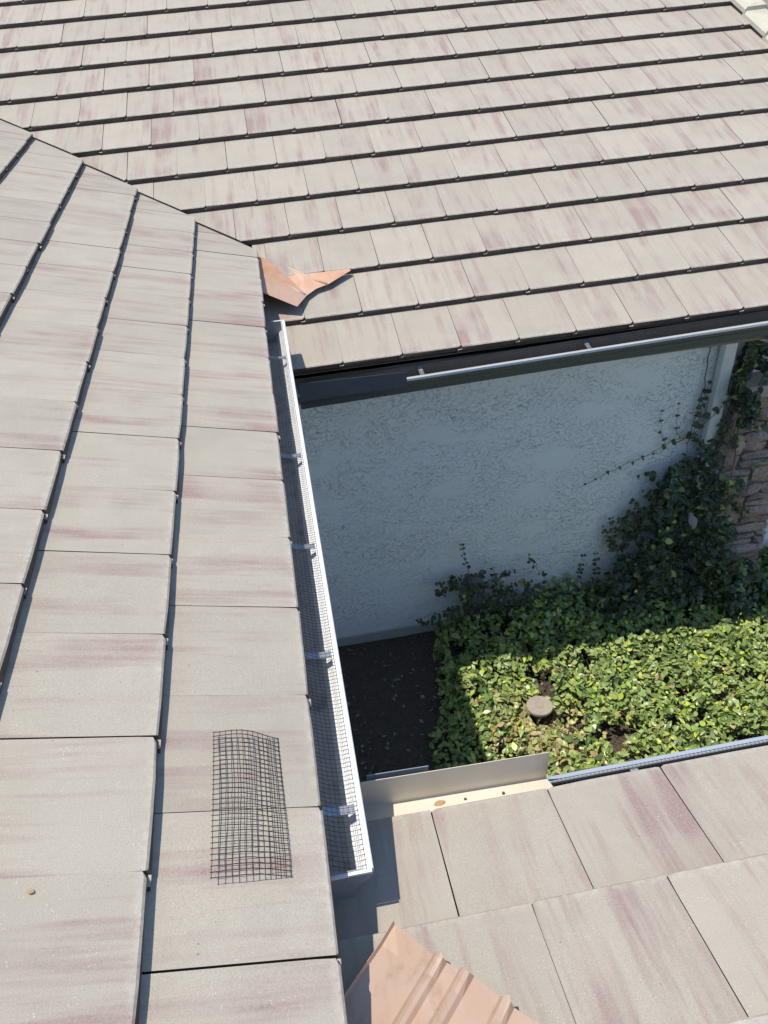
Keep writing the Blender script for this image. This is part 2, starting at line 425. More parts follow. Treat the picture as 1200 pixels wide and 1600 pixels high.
def roof_front():
    r = empty('tiled_roof', (1.2, YC, -D))
    props(r, 'beige tile roof in the lower right corner, its eave in front of the green planting', 'roof', 'tile roof slopes around the courtyard', 'thing')
    fr = frame((-1, 0, 0), (0, -CT, ST), (0, YC, -D))
    for k in range(7):
        x0 = .2782 if k % 2 == 0 else .4432
        for i in range(-3, 11):
            u = x0 + i * W          # left side of the tile in x
            y = YC - k * EX * CT
            cut = [((-.03, 0, 0), (-1, 0, 0))] if y > .2 else [((0, .24, 0), (-1, 1, 0))]
            lay(r, fr, k, -(u + W), cut)
    z = lambda y: -D + (YC - y) * T - .085
    slab('roof_deck', r, [(-.03, YC - .05, z(YC - .05)), (3.9, YC - .05, z(YC - .05)), (3.9, -1.2, z(-1.2)), (-1.4, -1.2, z(-1.2)), (-.03, .2, z(.2))], .02, M_DECK)
    m = MB(); m.box((-.02, YC - .075, -D - .25), (3.9, YC - .05, -D - .062)); m.build('fascia', M_FASCIA, r)
    m = MB(); m.box((-.02, .7, -D - .26), (3.9, YC - .075, -D - .235)); m.build('soffit', M_STUCCO, r)
    m = MB(); m.box((-.5, .5, ZG), (3.9, .7, -D - .235)); m.build('side_wall', M_STUCCO, r)
roof_front()

# ------------------------------------------------------------------ gutters
# profile, offset from the back (0) to the lip (+), heights from the lip top
PROF = [(-.125, .010), (-.125, -.115), (-.052, -.115), (-.047, -.085), (-.036, -.062), (-.018, -.048), (-.006, -.036), (0, -.022), (0, 0)]
def strip(m, prof, axis, a, b, mi, sgn=1, off=(0, 0)):
    def p3(q, t): return (q[0] * sgn + off[0], t, q[1] + off[1]) if axis == 'y' else (t, q[0] * sgn + off[0], q[1] + off[1])
    N = 8
    for i in range(len(prof) - 1):
        v = []; 
        for j in range(N + 1):
            t = a + (b - a) * j / N; v += [p3(prof[i], t), p3(prof[i + 1], t)]
        m.add(v, [(2 * j, 2 * j + 1, 2 * j + 3, 2 * j + 2) for j in range(N)], mi)
def wire_sheet(name, fn, nu, nv, sub, r, parent, jit=0.0):
    """woven hardware cloth: fn(u,v) in 0..1 gives a point; nu wires across, nv wires along"""
    m = MB()
    for i in range(nu + 1):
        u = i / nu
        m.tube([fn(u + jit * random.gauss(0, 1), -0.004 + 1.008 * j / sub[1]) for j in range(sub[1] + 1)], r, 4)
    for j in range(nv + 1):
        v = j / nv
        m.tube([fn(-.02 + 1.04 * i / sub[0], v + jit * random.gauss(0, .4)) for i in range(sub[0] + 1)], r, 4)
    return m.build(name, M_WIRE, parent)
def gutter(name, label, axis, a, b, lip, zl, sgn, m_out, m_in, m_lip, hangers, ends, slope=0., mesh_range=None, backlift=.045, holes=True, wire=.0006):
    g = empty(name, (lip, (a + b) / 2, zl) if axis == 'y' else ((a + b) / 2, lip, zl))
    props(g, label, 'gutter', 'rain gutters along the courtyard eaves', 'thing')
    m = MB(); strip(m, PROF, axis, a, b, 0, sgn, (lip, zl)); m.build('outer_trough', m_out, g, smooth=False)
    inner = [(x + (.0018 if x < -.1 else -.0018), z + .0018 if i < 3 else z) for i, (x, z) in enumerate(PROF)]
    m = MB(); strip(m, inner, axis, a + .002, b - .002, 0, sgn, (lip, zl)); m.build('inner_trough', m_in, g)
    m = MB(); strip(m, [(-.122, -.109), (-.098, -.110), (-.070, -.111), (-.054, -.108)], axis, a + .004, b - .004, 0, sgn, (lip, zl)); m.build('silt', M_SILT if m_in == M_WHITE else M_MUCK, g)
    hem = [(.0015, -.014), (.0022, 0.), (-.0005, .0028), (-.017, .0022), (-.0195, -.001), (-.0185, -.010), (-.016, -.010), (-.0165, -.001), (-.002, -.0005), (-.001, -.014)]
    hem = [(x * sgn + lip, z + zl) for x, z in hem]
    m = MB(); m.prism(hem, axis, a - .001, b + .001); m.build('lip', m_lip, g)
    for e in ends:
        q = [(x * sgn + lip, z + zl) for x, z in PROF]
        t0, t1 = (e - .0015, e + .0015)
        m = MB(); m.prism(q, axis, t0, t1); ec = m.build('end_cap', m_out, g)
        q2 = [(x * sgn + lip, z + zl) for x, z in [(-.124, .003), (-.124, -.004), (-.002, -.004), (-.002, .003)]]
        d = -.010 if e == a else .002
        m = MB(); m.prism(q2, axis, e + d, e + d + .008); m.build('cap_flange', m_lip, ec)
    P = (lambda u, t, z: (lip + u * sgn, t, zl + z)) if axis == 'y' else (lambda u, t, z: (t, lip + u * sgn, zl + z))
    for h in hangers:
        m = MB()
        for (u0, z0, u1, z1) in ((-.124, .012, -.075, -.006), (-.075, -.006, -.030, -.010), (-.030, -.010, -.004, -.004)):
            v = [P(u0, h - .012, z0), P(u1, h - .012, z1), P(u1, h + .012, z1), P(u0, h + .012, z0), P(u0, h - .012, z0 - .003), P(u1, h - .012, z1 - .003), P(u1, h + .012, z1 - .003), P(u0, h + .012, z0 - .003)]
            m.add(v, [(0, 1, 2, 3), (7, 6, 5, 4), (0, 4, 5, 1), (1, 5, 6, 2), (2, 6, 7, 3), (3, 7, 4, 0)])
        # gusset of the clip
        v = [P(-.030, h - .001, -.013), P(-.006, h - .001, -.007), P(-.012, h - .001, -.040), P(-.030, h + .001, -.013), P(-.006, h + .001, -.007), P(-.012, h + .001, -.040)]
        m.add(v, [(0, 1, 2), (5, 4, 3), (0, 3, 4, 1), (1, 4, 5, 2), (2, 5, 3, 0)])
        m.build('hanger', M_STRAP, g)
    if mesh_range:
        p, q = mesh_range; L = q - p
        def fn(u, v):
            t = p + L * v; x = -.112 + .098 * u
            z = backlift * max(0, 1 - u) ** 1.4 + .004 + .004 * math.sin(9 * t + 2 * u) * u * (1 - u) - .012 * math.sin(math.pi * u)
            return P(x, t, z)
        wire_sheet('gutter_guard', fn, 8, int(L / .0127), (6, 40), wire, g)
    if slope:
        if axis == 'x': g.rotation_euler = (0, -slope, 0)
        else: g.rotation_euler = (slope, 0, 0)
    return g
gutter('gutter', 'long white gutter with wire guard along the left roof eave, open end toward the camera', 'y', 1.012, 4.075, .0935, -.120, 1,
       M_GALV, M_WHITE, M_WHITE, (1.175, 1.69, 2.20, 2.78, 3.67), (1.012, 4.075), mesh_range=(1.02, 4.065))
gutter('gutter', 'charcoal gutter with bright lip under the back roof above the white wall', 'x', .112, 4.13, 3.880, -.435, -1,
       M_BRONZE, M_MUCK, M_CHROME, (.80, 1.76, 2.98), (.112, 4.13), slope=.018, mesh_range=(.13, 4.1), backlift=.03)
gutter('gutter', 'grey gutter rim along the front roof eave beside the green ground cover', 'x', .115, 3.88, 1.345, -.430, 1,
       M_GALV, M_MUCK, M_PALE, (.9, 1.7, 2.5), (.115, 3.88), mesh_range=(.13, 3.8), backlift=.02)

# splash guards and flashing
def splash(label, x0, x1, y, z0, z1, zt, mat, thick=.002):
    m = MB(); 
    m.add([(x0, y, z0), (x1, y, z0), (x1, y, zt), (x0, y, z1), (x0, y + thick, z0), (x1, y + thick, z0), (x1, y + thick, zt), (x0, y + thick, z1)],
          [(0, 1, 2, 3), (7, 6, 5, 4), (0, 4, 5, 1), (1, 5, 6, 2), (2, 6, 7, 3), (3, 7, 4, 0)])
    o = m.build('splash_guard', mat); props(o, label, 'splash guard', kind='thing'); return o
splash('dark metal splash guard upright on the back gutter lip at its left end', .114, .703, 3.868, -.500, -.392, -.412, M_BRONZE)
splash('short grey splash guard upright behind the cream flashing angle', .118, .292, 1.352, -.44, -.268, -.276, M_GALV)
def angle():
    m = MB(); x0, x1 = .098, .643; t = .0016
    P = [(1.278, -.384), (1.333, -.402), (1.336, -.398), (1.330, -.272), (1.3316, -.272), (1.338, -.400), (1.334, -.4045), (1.278, -.3862)]
    for (a, b) in ((x0, x1),):
        n = len(P); dz = .010; v = [(a, y, z + dz) for y, z in P] + [((b if y < 1.3 else b - .008), y, z - .012) for y, z in P]
        m.add(v, [(i, (i + 1) % n, n + (i + 1) % n, n + i) for i in range(n)] + [(0, 1, 6, 7), (1, 2, 5, 6), (2, 3, 4, 5), (n, n + 7, n + 6, n + 1), (n + 1, n + 6, n + 5, n + 2), (n + 2, n + 5, n + 4, n + 3)])
    o = m.build('flashing_angle', M_CREAM); props(o, 'cream painted L shaped metal flashing on the front eave beside the gutter end', 'flashing', kind='thing')
    m = MB()
    for x, y in ((.495, 1.300), (.385, 1.303)):
        m.tube([(x, y, -.400 + .002), (x, y, -.3915)], .0042, 8)
    c = m.build('screw', M_NOSE, o)
angle()

# copper valley pans
def copper_sheet(name, v, f, label, tint=(.49, .325, .225)):
    me = bpy.data.meshes.new(name); me.from_pydata(v, [], f); me.update()
    bm = bmesh.new(); bm.from_mesh(me); bmesh.ops.recalc_face_normals(bm, faces=bm.faces)
    for fc in bm.faces:
        pass
    bmesh.ops.solidify(bm, geom=bm.faces[:], thickness=.0012); bm.to_mesh(me); bm.free()
    o = link(name, me, None, M_COPPER); o.color = (*tint, 1)
    return props(o, label, 'valley flashing', 'copper valley flashings', 'thing')
copper_sheet('copper_flashing',
    [(-.14, 4.52, -.030), (-.01, 4.40, -.075), (.178, 4.345, -.165), (.245, 4.470, -.158), (.306, 4.520, -.146), (.385, 4.545, -.136), (.53, 4.642, -.110),
     (.52, 4.664, -.108), (.24, 4.662, -.105), (.02, 4.93, -.050), (-.14, 5.02, -.012), (.33, 4.60, -.128), (.10, 4.80, -.080), (.245, 4.60, -.125)],
    [(0, 1, 9, 10), (1, 2, 3, 12), (1, 12, 9), (3, 13, 12), (3, 4, 11, 13), (4, 5, 11), (5, 6, 7, 11), (11, 7, 8, 13), (13, 8, 12)],
    'small copper flashing end poking out of the far valley above the gutter', (.52, .26, .13))
far_pan = bpy.data.objects['copper_flashing']
m = MB()
for q0, q1 in (((-.02, 4.95, -.046), (.372, 4.545, -.136)), ((-.02, 4.72, -.060), (.235, 4.475, -.152))):
    a_, b_ = Vector(q0), Vector(q1); m.tube([a_.lerp(b_, k / 5) + Vector((0, 0, -.004 + .002 * (k % 2))) for k in range(6)], .009, 8)
rib_ = m.build('standing_rib', M_COPPER, far_pan, smooth=True); rib_.color = (.46, .25, .14, 1)
def front_copper():
    # local frame: a runs down the valley (+x,+y), c runs across it toward +x,-y; z follows the front roof surface
    A = Vector((.66, .75, 0)).normalized(); Cc = Vector((.66, -.75, 0)).normalized()
    org = Vector((.119, .912, 0))
    def zc(p): return -D + (YC - p.y) * T
    prof = []   # (across, height)
    def rib(c): return [(c - .017, .0), (c - .008, .011), (c, .0145), (c + .008, .011), (c + .017, 0.)]
    xs = [(0, .018), (.004, .004), (.05, .0)]
    for c in (.135, .200, .300, .40, .47): xs += rib(c)
    xs += [(.58, 0.)]
    na = 12; v = []; f = []
    for i in range(na + 1):
        t = -i / na * .62
        for c, h in xs:
            edge = 0.005 * math.sin(c * 31) + random.uniform(-.005, .005) if i == 0 else 0
            p = org + A * (t + edge) + Cc * c
            sag = .006 * math.sin(c * 9 + t * 7)
            p.z = zc(p) + .020 + h + sag + (.010 if i == 0 and h > 0 else 0)
            v.append(tuple(p))
    n = len(xs)
    f = [(i * n + j, i * n + j + 1, (i + 1) * n + j + 1, (i + 1) * n + j) for i in range(na) for j in range(n - 1)]
    o = copper_sheet('copper_flashing', v, f, 'ribbed pinkish copper valley pan at the bottom edge on the front roof')
front_copper()

# loose wire cloth lying on the left roof
def loose_mesh():
    P00, P10, P11, P01 = (Vector(p) for p in ((-.230, 1.314, .082), (-.085, 1.304, .030), (-.078, .951, .028), (-.235, .946, .083)))
    n = Vector((ST, 0, CT))
    def fn(u, v):
        p = P00.lerp(P10, u).lerp(P01.lerp(P11, u), v)
        bow = .019 * math.sin(math.pi * min(1, max(0, u * .82 + .10))) * (1 - .25 * v) + .008 * math.sin(math.pi * v) + .004 * math.sin(5 * v + 3 * u)
        edge = .010 * v * (1 - u)
        return p + n * (max(.001, bow * (.55 + .45 * math.sin(math.pi * min(1, u + .12)))) - .008 + edge)
    o = wire_sheet('wire_mesh', fn, 12, 29, (10, 20), .0010, None, .003)
    props(o, 'loose rectangle of black wire mesh lying bowed on the left roof tiles', 'wire mesh', kind='thing')
loose_mesh()

# ------------------------------------------------------------------ downspout, pillar, small fittings
def downspout():
    d = empty('downspout', (2.98, 4.42, ZG)); props(d, 'white rectangular downspout on the stucco wall beside the stone pillar', 'downspout', kind='thing')
    x0, x1, y0, y1 = 2.915, 3.0, 4.41, 4.475
    m = MB(); m.box((x0, y0, ZG + .1), (x1, y1, -.80)); m.build('pipe', M_WHITE, d, bevel=.008)
    m = MB()
    v = []
    for (yc, z) in ((4.44, -.79), (4.44, -.74), (3.97, -.60), (3.945, -.55)):
        w = .03; v += [(x0 - .003, yc - w, z), (x1 + .003, yc - w, z), (x1 + .003, yc + w, z), (x0 - .003, yc + w, z)]
    m.add(v, [(4 * i + a, 4 * i + (a + 1) % 4, 4 * i + 4 + (a + 1) % 4, 4 * i + 4 + a) for i in range(3) for a in range(4)] + [(0, 1, 2, 3), (12, 15, 14, 13)])
    m.build('elbow', M_WHITE, d)
    for z in (-1.25, -2.2):
        m = MB(); m.box((x0 - .006, y0 - .004, z), (x1 + .006, y1 + .02, z + .03)); m.build('bracket', M_WHITE, d)
downspout()
def pillar():
    x0, x1, yf = 3.07, 3.60, 4.36; zt = -1.19
    p = empty('stone_pillar', ((x0 + x1) / 2, yf, ZG)); props(p, 'brown ledge stone pillar with tan cap half hidden by climbing vine', 'stone pillar', kind='thing')
    m = MB(); m.box((x0 + .035, yf + .035, ZG), (x1 - .035, YW - .002, zt - .02)); m.build('core', M_MORTAR, p)
    m = MB(); m.box((x0 - .05, yf - .055, zt - .02), (x1 + .05, YW - .002, zt + .07)); m.build('cap', M_SILL, p, bevel=.008)
    r = random.Random(5)
    def stone(a0, a1, b0, b1, face, proud):
        bm = bmesh.new(); nu, nv = 4, 3; gr = []; sk = r.uniform(-.025, .025)
        for j in range(nv):
            for i in range(nu):
                u = i / (nu - 1); w = j / (nv - 1); ed = (i in (0, nu - 1)) or (j in (0, nv - 1))
                cx_ = .5 - u; cz_ = .5 - w; rd = .12 if ed and abs(cx_ * cz_) > .2 else 0
                a = a0 + (a1 - a0) * (u + rd * cx_) + r.uniform(-.013, .013); b = b0 + (b1 - b0) * (w + rd * cz_) + r.uniform(-.012, .012) + sk * (u - .5)
                d = proud * (.45 if ed else 1) + r.uniform(-.008, .008)
                gr.append((a, b, d))
        def P(a, b, d): return (a, yf + .035 - d, b) if face == 'f' else (x0 + .035 - d, a, b)
        vv = [bm.verts.new(P(*g)) for g in gr]; back = {}
        for j in range(nv - 1):
            for i in range(nu - 1):
                bm.faces.new([vv[j * nu + i], vv[j * nu + i + 1], vv[(j + 1) * nu + i + 1], vv[(j + 1) * nu + i]])
        ring = [i for i in range(nu)] + [nu * j + nu - 1 for j in range(1, nv)] + [nu * (nv - 1) + i for i in range(nu - 2, -1, -1)] + [nu * j for j in range(nv - 2, 0, -1)]
        bk = [bm.verts.new(P(gr[i][0], gr[i][1], -.004)) for i in ring]
        for q in range(len(ring)):
            s = (q + 1) % len(ring); bm.faces.new([vv[ring[q]], bk[q], bk[s], vv[ring[s]]])
        bmesh.ops.recalc_face_normals(bm, faces=bm.faces)
        me = bpy.data.meshes.new('stone'); bm.to_mesh(me); bm.free()
        link('stone', me, p, M_STONE)
    for face, lo, hi in (('f', x0, x1), ('s', yf + .01, YW - .01)):
        z = ZG + .01
        while z < zt - .05:
            h = min(r.uniform(.08, .19), zt - .02 - z)
            if zt - .02 - z - h < .05: h = zt - .022 - z
            a = lo + r.uniform(-.01, .0)
            while a < hi - .03:
                l = r.uniform(.12, .34)
                if hi - a - l < .10: l = hi - a
                if h > .11 and r.random() < .3:
                    k = r.uniform(.4, .6) * h
                    stone(a + .006, a + l - .006, z + .005, z + k - .005, face, r.uniform(.03, .055)); stone(a + .006, a + l - .006, z + k + .005, z + h - .005, face, r.uniform(.03, .055))
                else:
                    stone(a + .006, a + l - .006, z + .005, z + h - .005, face, r.uniform(.035, .085))
                a += l
            z += h
pillar()
def lathe(m, prof, c, n=40, mi=0, tiltv=(0, 0)):
    v = []; k = len(prof)
    for r, z in prof:
        for j in range(n):
            a = 2 * math.pi * j / n; x, y = r * math.cos(a), r * math.sin(a); v.append((c[0] + x, c[1] + y, c[2] + z + tiltv[0] * x + tiltv[1] * y))
    m.add(v, [(i * n + j, i * n + (j + 1) % n, (i + 1) * n + (j + 1) % n, (i + 1) * n + j) for i in range(k - 1) for j in range(n)] + [tuple(range(n)), tuple(range((k - 1) * n, k * n))], mi)
def capped_post():
    c = (1.440, 3.408, -2.895)
    e = empty('capped_post', (c[0], c[1], ZG)); props(e, 'round tan flat topped post standing in the sunlit ground cover', 'garden post', kind='thing')
    m = MB(); lathe(m, [(.030, -.014), (.088, -.014), (.092, -.008), (.092, .010), (.089, .0145), (.030, .0170), (.0285, .0150), (.027, .0150), (.0255, .018), (.010, .019)], c, tiltv=(-.03, -.10)); m.build('cap', M_CAPTAN, e)
    m = MB(); lathe(m, [(.045, ZG - c[2] - .01), (.043, -.016)], c, 24); m.build('post', mat_plain('dark post', (.05, .045, .04), .6), e)
capped_post()
def meter():
    e = empty('utility_box', (1.24, 4.47, -2.7)); props(e, 'grey utility box low on the white wall behind vine sprigs', 'utility box', kind='thing')
    m = MB(); m.prism([(1.165, -2.93), (1.315, -2.93), (1.315, -2.62), (1.30, -2.595), (1.27, -2.585), (1.21, -2.585), (1.18, -2.595), (1.165, -2.62)], 'y', 4.40, YW - .001); m.build('body', M_METER, e)
    m = MB(); m.prism([(1.178, -2.90), (1.302, -2.90), (1.302, -2.64), (1.178, -2.64)], 'y', 4.394, 4.3995); m.build('cover', M_METER, e)
    d = empty('conduit', (1.46, 4.47, ZG)); props(d, 'short white pipe on the wall right of the grey utility box', 'pipe', kind='thing')
    m = MB(); m.tube([(1.462, 4.46, ZG + .05), (1.462, 4.46, -2.64)], .018, 12); m.build('pipe', M_PVC, d)
    m = MB(); m.tube([(1.462, 4.46, -2.70), (1.462, 4.46, -2.615)], .026, 12); m.build('cap', M_PVC, d)
meter()

# ------------------------------------------------------------------ foliage
LEAF_V = np.array([(0, 0, 0), (-.23, .26, .09), (.23, .26, .09), (-.27, .52, .09), (.27, .52, .09), (0, 1., -.08), (0, .30, 0), (0, .62, .01), (-.145, .80, .03), (.145, .80, .03)])
LEAF_F = np.array([(0, 6, 1, 1), (0, 2, 6, 6), (1, 6, 7, 3), (6, 2, 4, 7), (3, 7, 8, 8), (7, 4, 9, 9), (7, 5, 8, 8), (7, 9, 5, 5)])
LEAF_T = np.array([(0, 6, 1), (0, 2, 6), (1, 6, 3), (6, 7, 3), (6, 2, 7), (2, 4, 7), (3, 7, 8), (7, 4, 9), (8, 7, 5), (7, 9, 5)])
def leaf_arrays(pos, nrm, size, az, wide=1.):
    """leaves at pos, blade normal nrm, pointing along azimuth az round the normal"""
    n = len(pos); nrm = nrm / np.linalg.norm(nrm, axis=1, keepdims=True)
    ref = np.stack([np.cos(az), np.sin(az), rng.uniform(-.5, .3, n)], 1)
    ly = ref - (ref * nrm).sum(1, keepdims=True) * nrm; ly /= np.linalg.norm(ly, axis=1, keepdims=True) + 1e-9
    lx = np.cross(ly, nrm)
    V = LEAF_V[None] * size[:, None, None]
    wid = wide * rng.uniform(.9, 1.25, n)[:, None]
    curl = rng.uniform(-.4, 1.6, n)[:, None]
    v = pos[:, None] + lx[:, None] * (V[..., 0] * wid)[..., None] + ly[:, None] * (V[..., 1] - .5 * size[:, None])[..., None] + nrm[:, None] * (V[..., 2] * curl - .22 * curl * size[:, None] * (LEAF_V[:, 1] ** 2)[None])[..., None]
    return v.reshape(-1, 3)
def leaf_object(name, pos, nrm, size, az, shade, mat, parent=None, wide=1.):
    v = leaf_arrays(pos, nrm, size, az, wide); n = len(pos); k = len(LEAF_V)
    t = (LEAF_T[None] + (np.arange(n) * k)[:, None, None]).reshape(-1, 3)
    me = bpy.data.meshes.new(name); me.vertices.add(len(v)); me.vertices.foreach_set('co', v.ravel().astype(np.float32))
    me.loops.add(t.size); me.loops.foreach_set('vertex_index', t.ravel().astype(np.int32))
    me.polygons.add(len(t)); me.polygons.foreach_set('loop_start', np.arange(0, t.size, 3, dtype=np.int32))
    me.update(calc_edges=True); me.shade_smooth()
    at = me.attributes.new('shade', 'FLOAT', 'POINT'); at.data.foreach_set('value', np.repeat(shade, k).astype(np.float32))
    return link(name, me, parent, mat)
def vnoise(x, y, seed=0):
    """smooth value noise"""
    g = np.random.default_rng(seed).random((64, 64)); xi = np.floor(x).astype(int); yi = np.floor(y).astype(int); fx, fy = x - xi, y - yi
    fx = fx * fx * (3 - 2 * fx); fy = fy * fy * (3 - 2 * fy)
    q = lambda a, b: g[a % 64, b % 64]
    return (q(xi, yi) * (1 - fx) + q(xi + 1, yi) * fx) * (1 - fy) + (q(xi, yi + 1) * (1 - fx) + q(xi + 1, yi + 1) * fx) * fy
def shades(n, dry=.06, young=.10):
    s = .24 + rng.beta(2.0, 2.0, n) * .52; r = rng.random(n)
    s[r < young] = rng.uniform(.78, .87, (r < young).sum()); s[r > 1 - dry] = rng.uniform(.91, 1., (r > 1 - dry).sum())
    return s
def cover_height(x, y):
    h = .06 + .12 * vnoise(x * 2.3 + 5, y * 2.3, 3) + .13 * vnoise(x * 6, y * 6 + 3, 4) + .09 * vnoise(x * 14, y * 14 + 3, 14)
    left = .62 + .30 * np.clip((y - 3.3) / 1.2, -.5, 1) + .12 * (vnoise(y * 5, y * 0 + 3, 8) - .5)
    h *= np.clip((x - left) / .30, 0, 1) ** .6
    h += .12 * np.clip((y - 3.9) / .5, 0, 1) * np.clip((x - 1.0) / .8, 0, 1)
    bare = np.exp(-(((x - 1.43) / .20) ** 2 + ((y - 3.22) / .22) ** 2)); h *= 1 - .38 * bare
    return h
def ground_cover():
    n = 70000; x = rng.uniform(.5, 5.2, n); y = rng.uniform(.95, 4.47, n)
    H = cover_height(x, y); keep = (H > .02) & (vnoise(x * 8 + 2, y * 8, 31) * .55 + vnoise(x * 17, y * 17, 32) * .45 > .345) & (rng.random(n) < .25 + 1.1 * np.clip((x - .70) / .35, 0, 1)) & (((x - 1.44) ** 2 + (y - 3.408) ** 2) > .075 ** 2); x, y, H = x[keep], y[keep], H[keep]
    n = len(x); dep = rng.beta(1.1, 3.2, n); z = ZG + .02 + H * (1 - dep) + rng.normal(0, .012, n)
    # clear of the cap
    cap = (((x - 1.44) ** 2 + (y - 3.39) ** 2) < .15 ** 2); z = np.where(cap, np.minimum(z, -3.0), z)
    e = .03; gx = (cover_height(x + e, y) - H) / e; gy = (cover_height(x, y + e) - H) / e
    nrm = np.stack([-gx * .5 + rng.normal(0, .55, n), -gy * .5 + rng.normal(0, .55, n), np.full(n, .9)], 1)
    size = .026 + .044 * rng.beta(1.5, 1.5, n); sh = shades(n, .03, .16)
    bare = np.exp(-(((x - 1.36) / .24) ** 2 + ((y - 3.22) / .26) ** 2)); mm = rng.random(n) < bare * .62; sh[mm] = rng.uniform(.90, 1., mm.sum())
    root = leaf_object('ground_cover', np.stack([x, y, z], 1), nrm, size, rng.uniform(0, 6.28, n), sh, M_LEAFSUN)
    props(root, 'dense glossy green ground cover filling the courtyard, sunlit toward the camera', 'ground cover', kind='stuff')
    k = 420; a = rng.normal(1.42, .20, k); b = rng.normal(3.20, .20, k); hh = cover_height(a, b)
    lit = leaf_object('leaf_litter', np.stack([a, b, ZG + .03 + hh * rng.uniform(.2, .8, k)], 1), np.stack([rng.normal(0, .5, k), rng.normal(0, .5, k), np.full(k, .9)], 1), rng.uniform(.026, .05, k), rng.uniform(0, 6.28, k), rng.uniform(.90, 1., k), M_LEAFSUN, root); lit['kind'] = 'stuff'
    # runners, twigs and upright shoots
    m = MB()
    for i in range(900):
        a, b = rng.uniform(.6, 3.4), rng.uniform(1.9, 4.4); h = float(cover_height(np.array([a]), np.array([b]))[0])
        if h < .03: continue
        g = rng.uniform(0, 6.28); l = rng.uniform(.06, .2); z0 = ZG + h * rng.uniform(.3, .85)
        m.tube([(a, b, z0 - .03), (a + math.cos(g) * l * .5, b + math.sin(g) * l * .5, z0 + .02), (a + math.cos(g) * l, b + math.sin(g) * l, z0 + rng.uniform(-.03, .02))], .0016, 3, cap=False)
    pp = []
    for i in range(110):
        a, b = rng.uniform(.75, 3.6), rng.uniform(2.1, 4.4); h = float(cover_height(np.array([a]), np.array([b]))[0])
        if h < .05: continue
        l = rng.uniform(.05, .16); dx, dy = rng.normal(0, .03, 2); z0 = ZG + h
        m.tube([(a, b, z0 - .05), (a + dx * .5, b + dy * .5, z0 + l * .5), (a + dx, b + dy, z0 + l)], [.0017, .0014, .0010], 3, cap=False)
        for k in range(4): pp.append((a + dx * (k + 1) / 4, b + dy * (k + 1) / 4, z0 + l * (k + 1) / 4))
    tw = m.build('twigs', M_TWIG, root); tw['kind'] = 'stuff'
    pp = np.array(pp); q = len(pp)
    yl = leaf_object('young_leaves', pp, np.stack([rng.normal(0, .6, q), rng.normal(0, .6, q), np.full(q, .8)], 1), rng.uniform(.016, .030, q), rng.uniform(0, 6.28, q), rng.uniform(.70, .87, q), M_LEAFSUN, root)
    yl['kind'] = 'stuff'
ground_cover()

def in_poly(px, pz, poly):
    c = np.zeros(len(px), bool); j = len(poly) - 1
    for i in range(len(poly)):
        (x1, z1), (x2, z2) = poly[i], poly[j]
        c ^= ((z1 > pz) != (z2 > pz)) & (px < (x2 - x1) * (pz - z1) / (z2 - z1 + 1e-12) + x1); j = i
    return c
def sprig(m, acc, pts, step, size, r=.0022):
    """a stem through pts with leaves in pairs"""
    P = [Vector(p) for p in pts]; dense = []
    for i in range(len(P) - 1):
        for k in range(6): dense.append(P[i].lerp(P[i + 1], k / 6))
    dense.append(P[-1]); n = len(dense)
    dense = [p + Vector((rng.normal(0, .004), rng.normal(0, .003), rng.normal(0, .004))) for p in dense]
    m.tube(dense, [r * (1 - .6 * i / n) for i in range(n)], 5)
    L = 0; last = 0
    for i in range(1, n):
        L += (dense[i] - dense[i - 1]).length
        if L - last > step:
            last = L; f = 1 - .55 * i / n
            for sgn in (-1, 1):
                if rng.random() < .85:
                    t = (dense[i] - dense[i - 1]).normalized(); sd = Vector((t.z, 0, -t.x)) * sgn
                    acc.append((*(dense[i] + sd * size * f * .5 + Vector((0, -.006, 0))), size * f * rng.uniform(.75, 1.15), math.atan2(-.2, sd.x)))
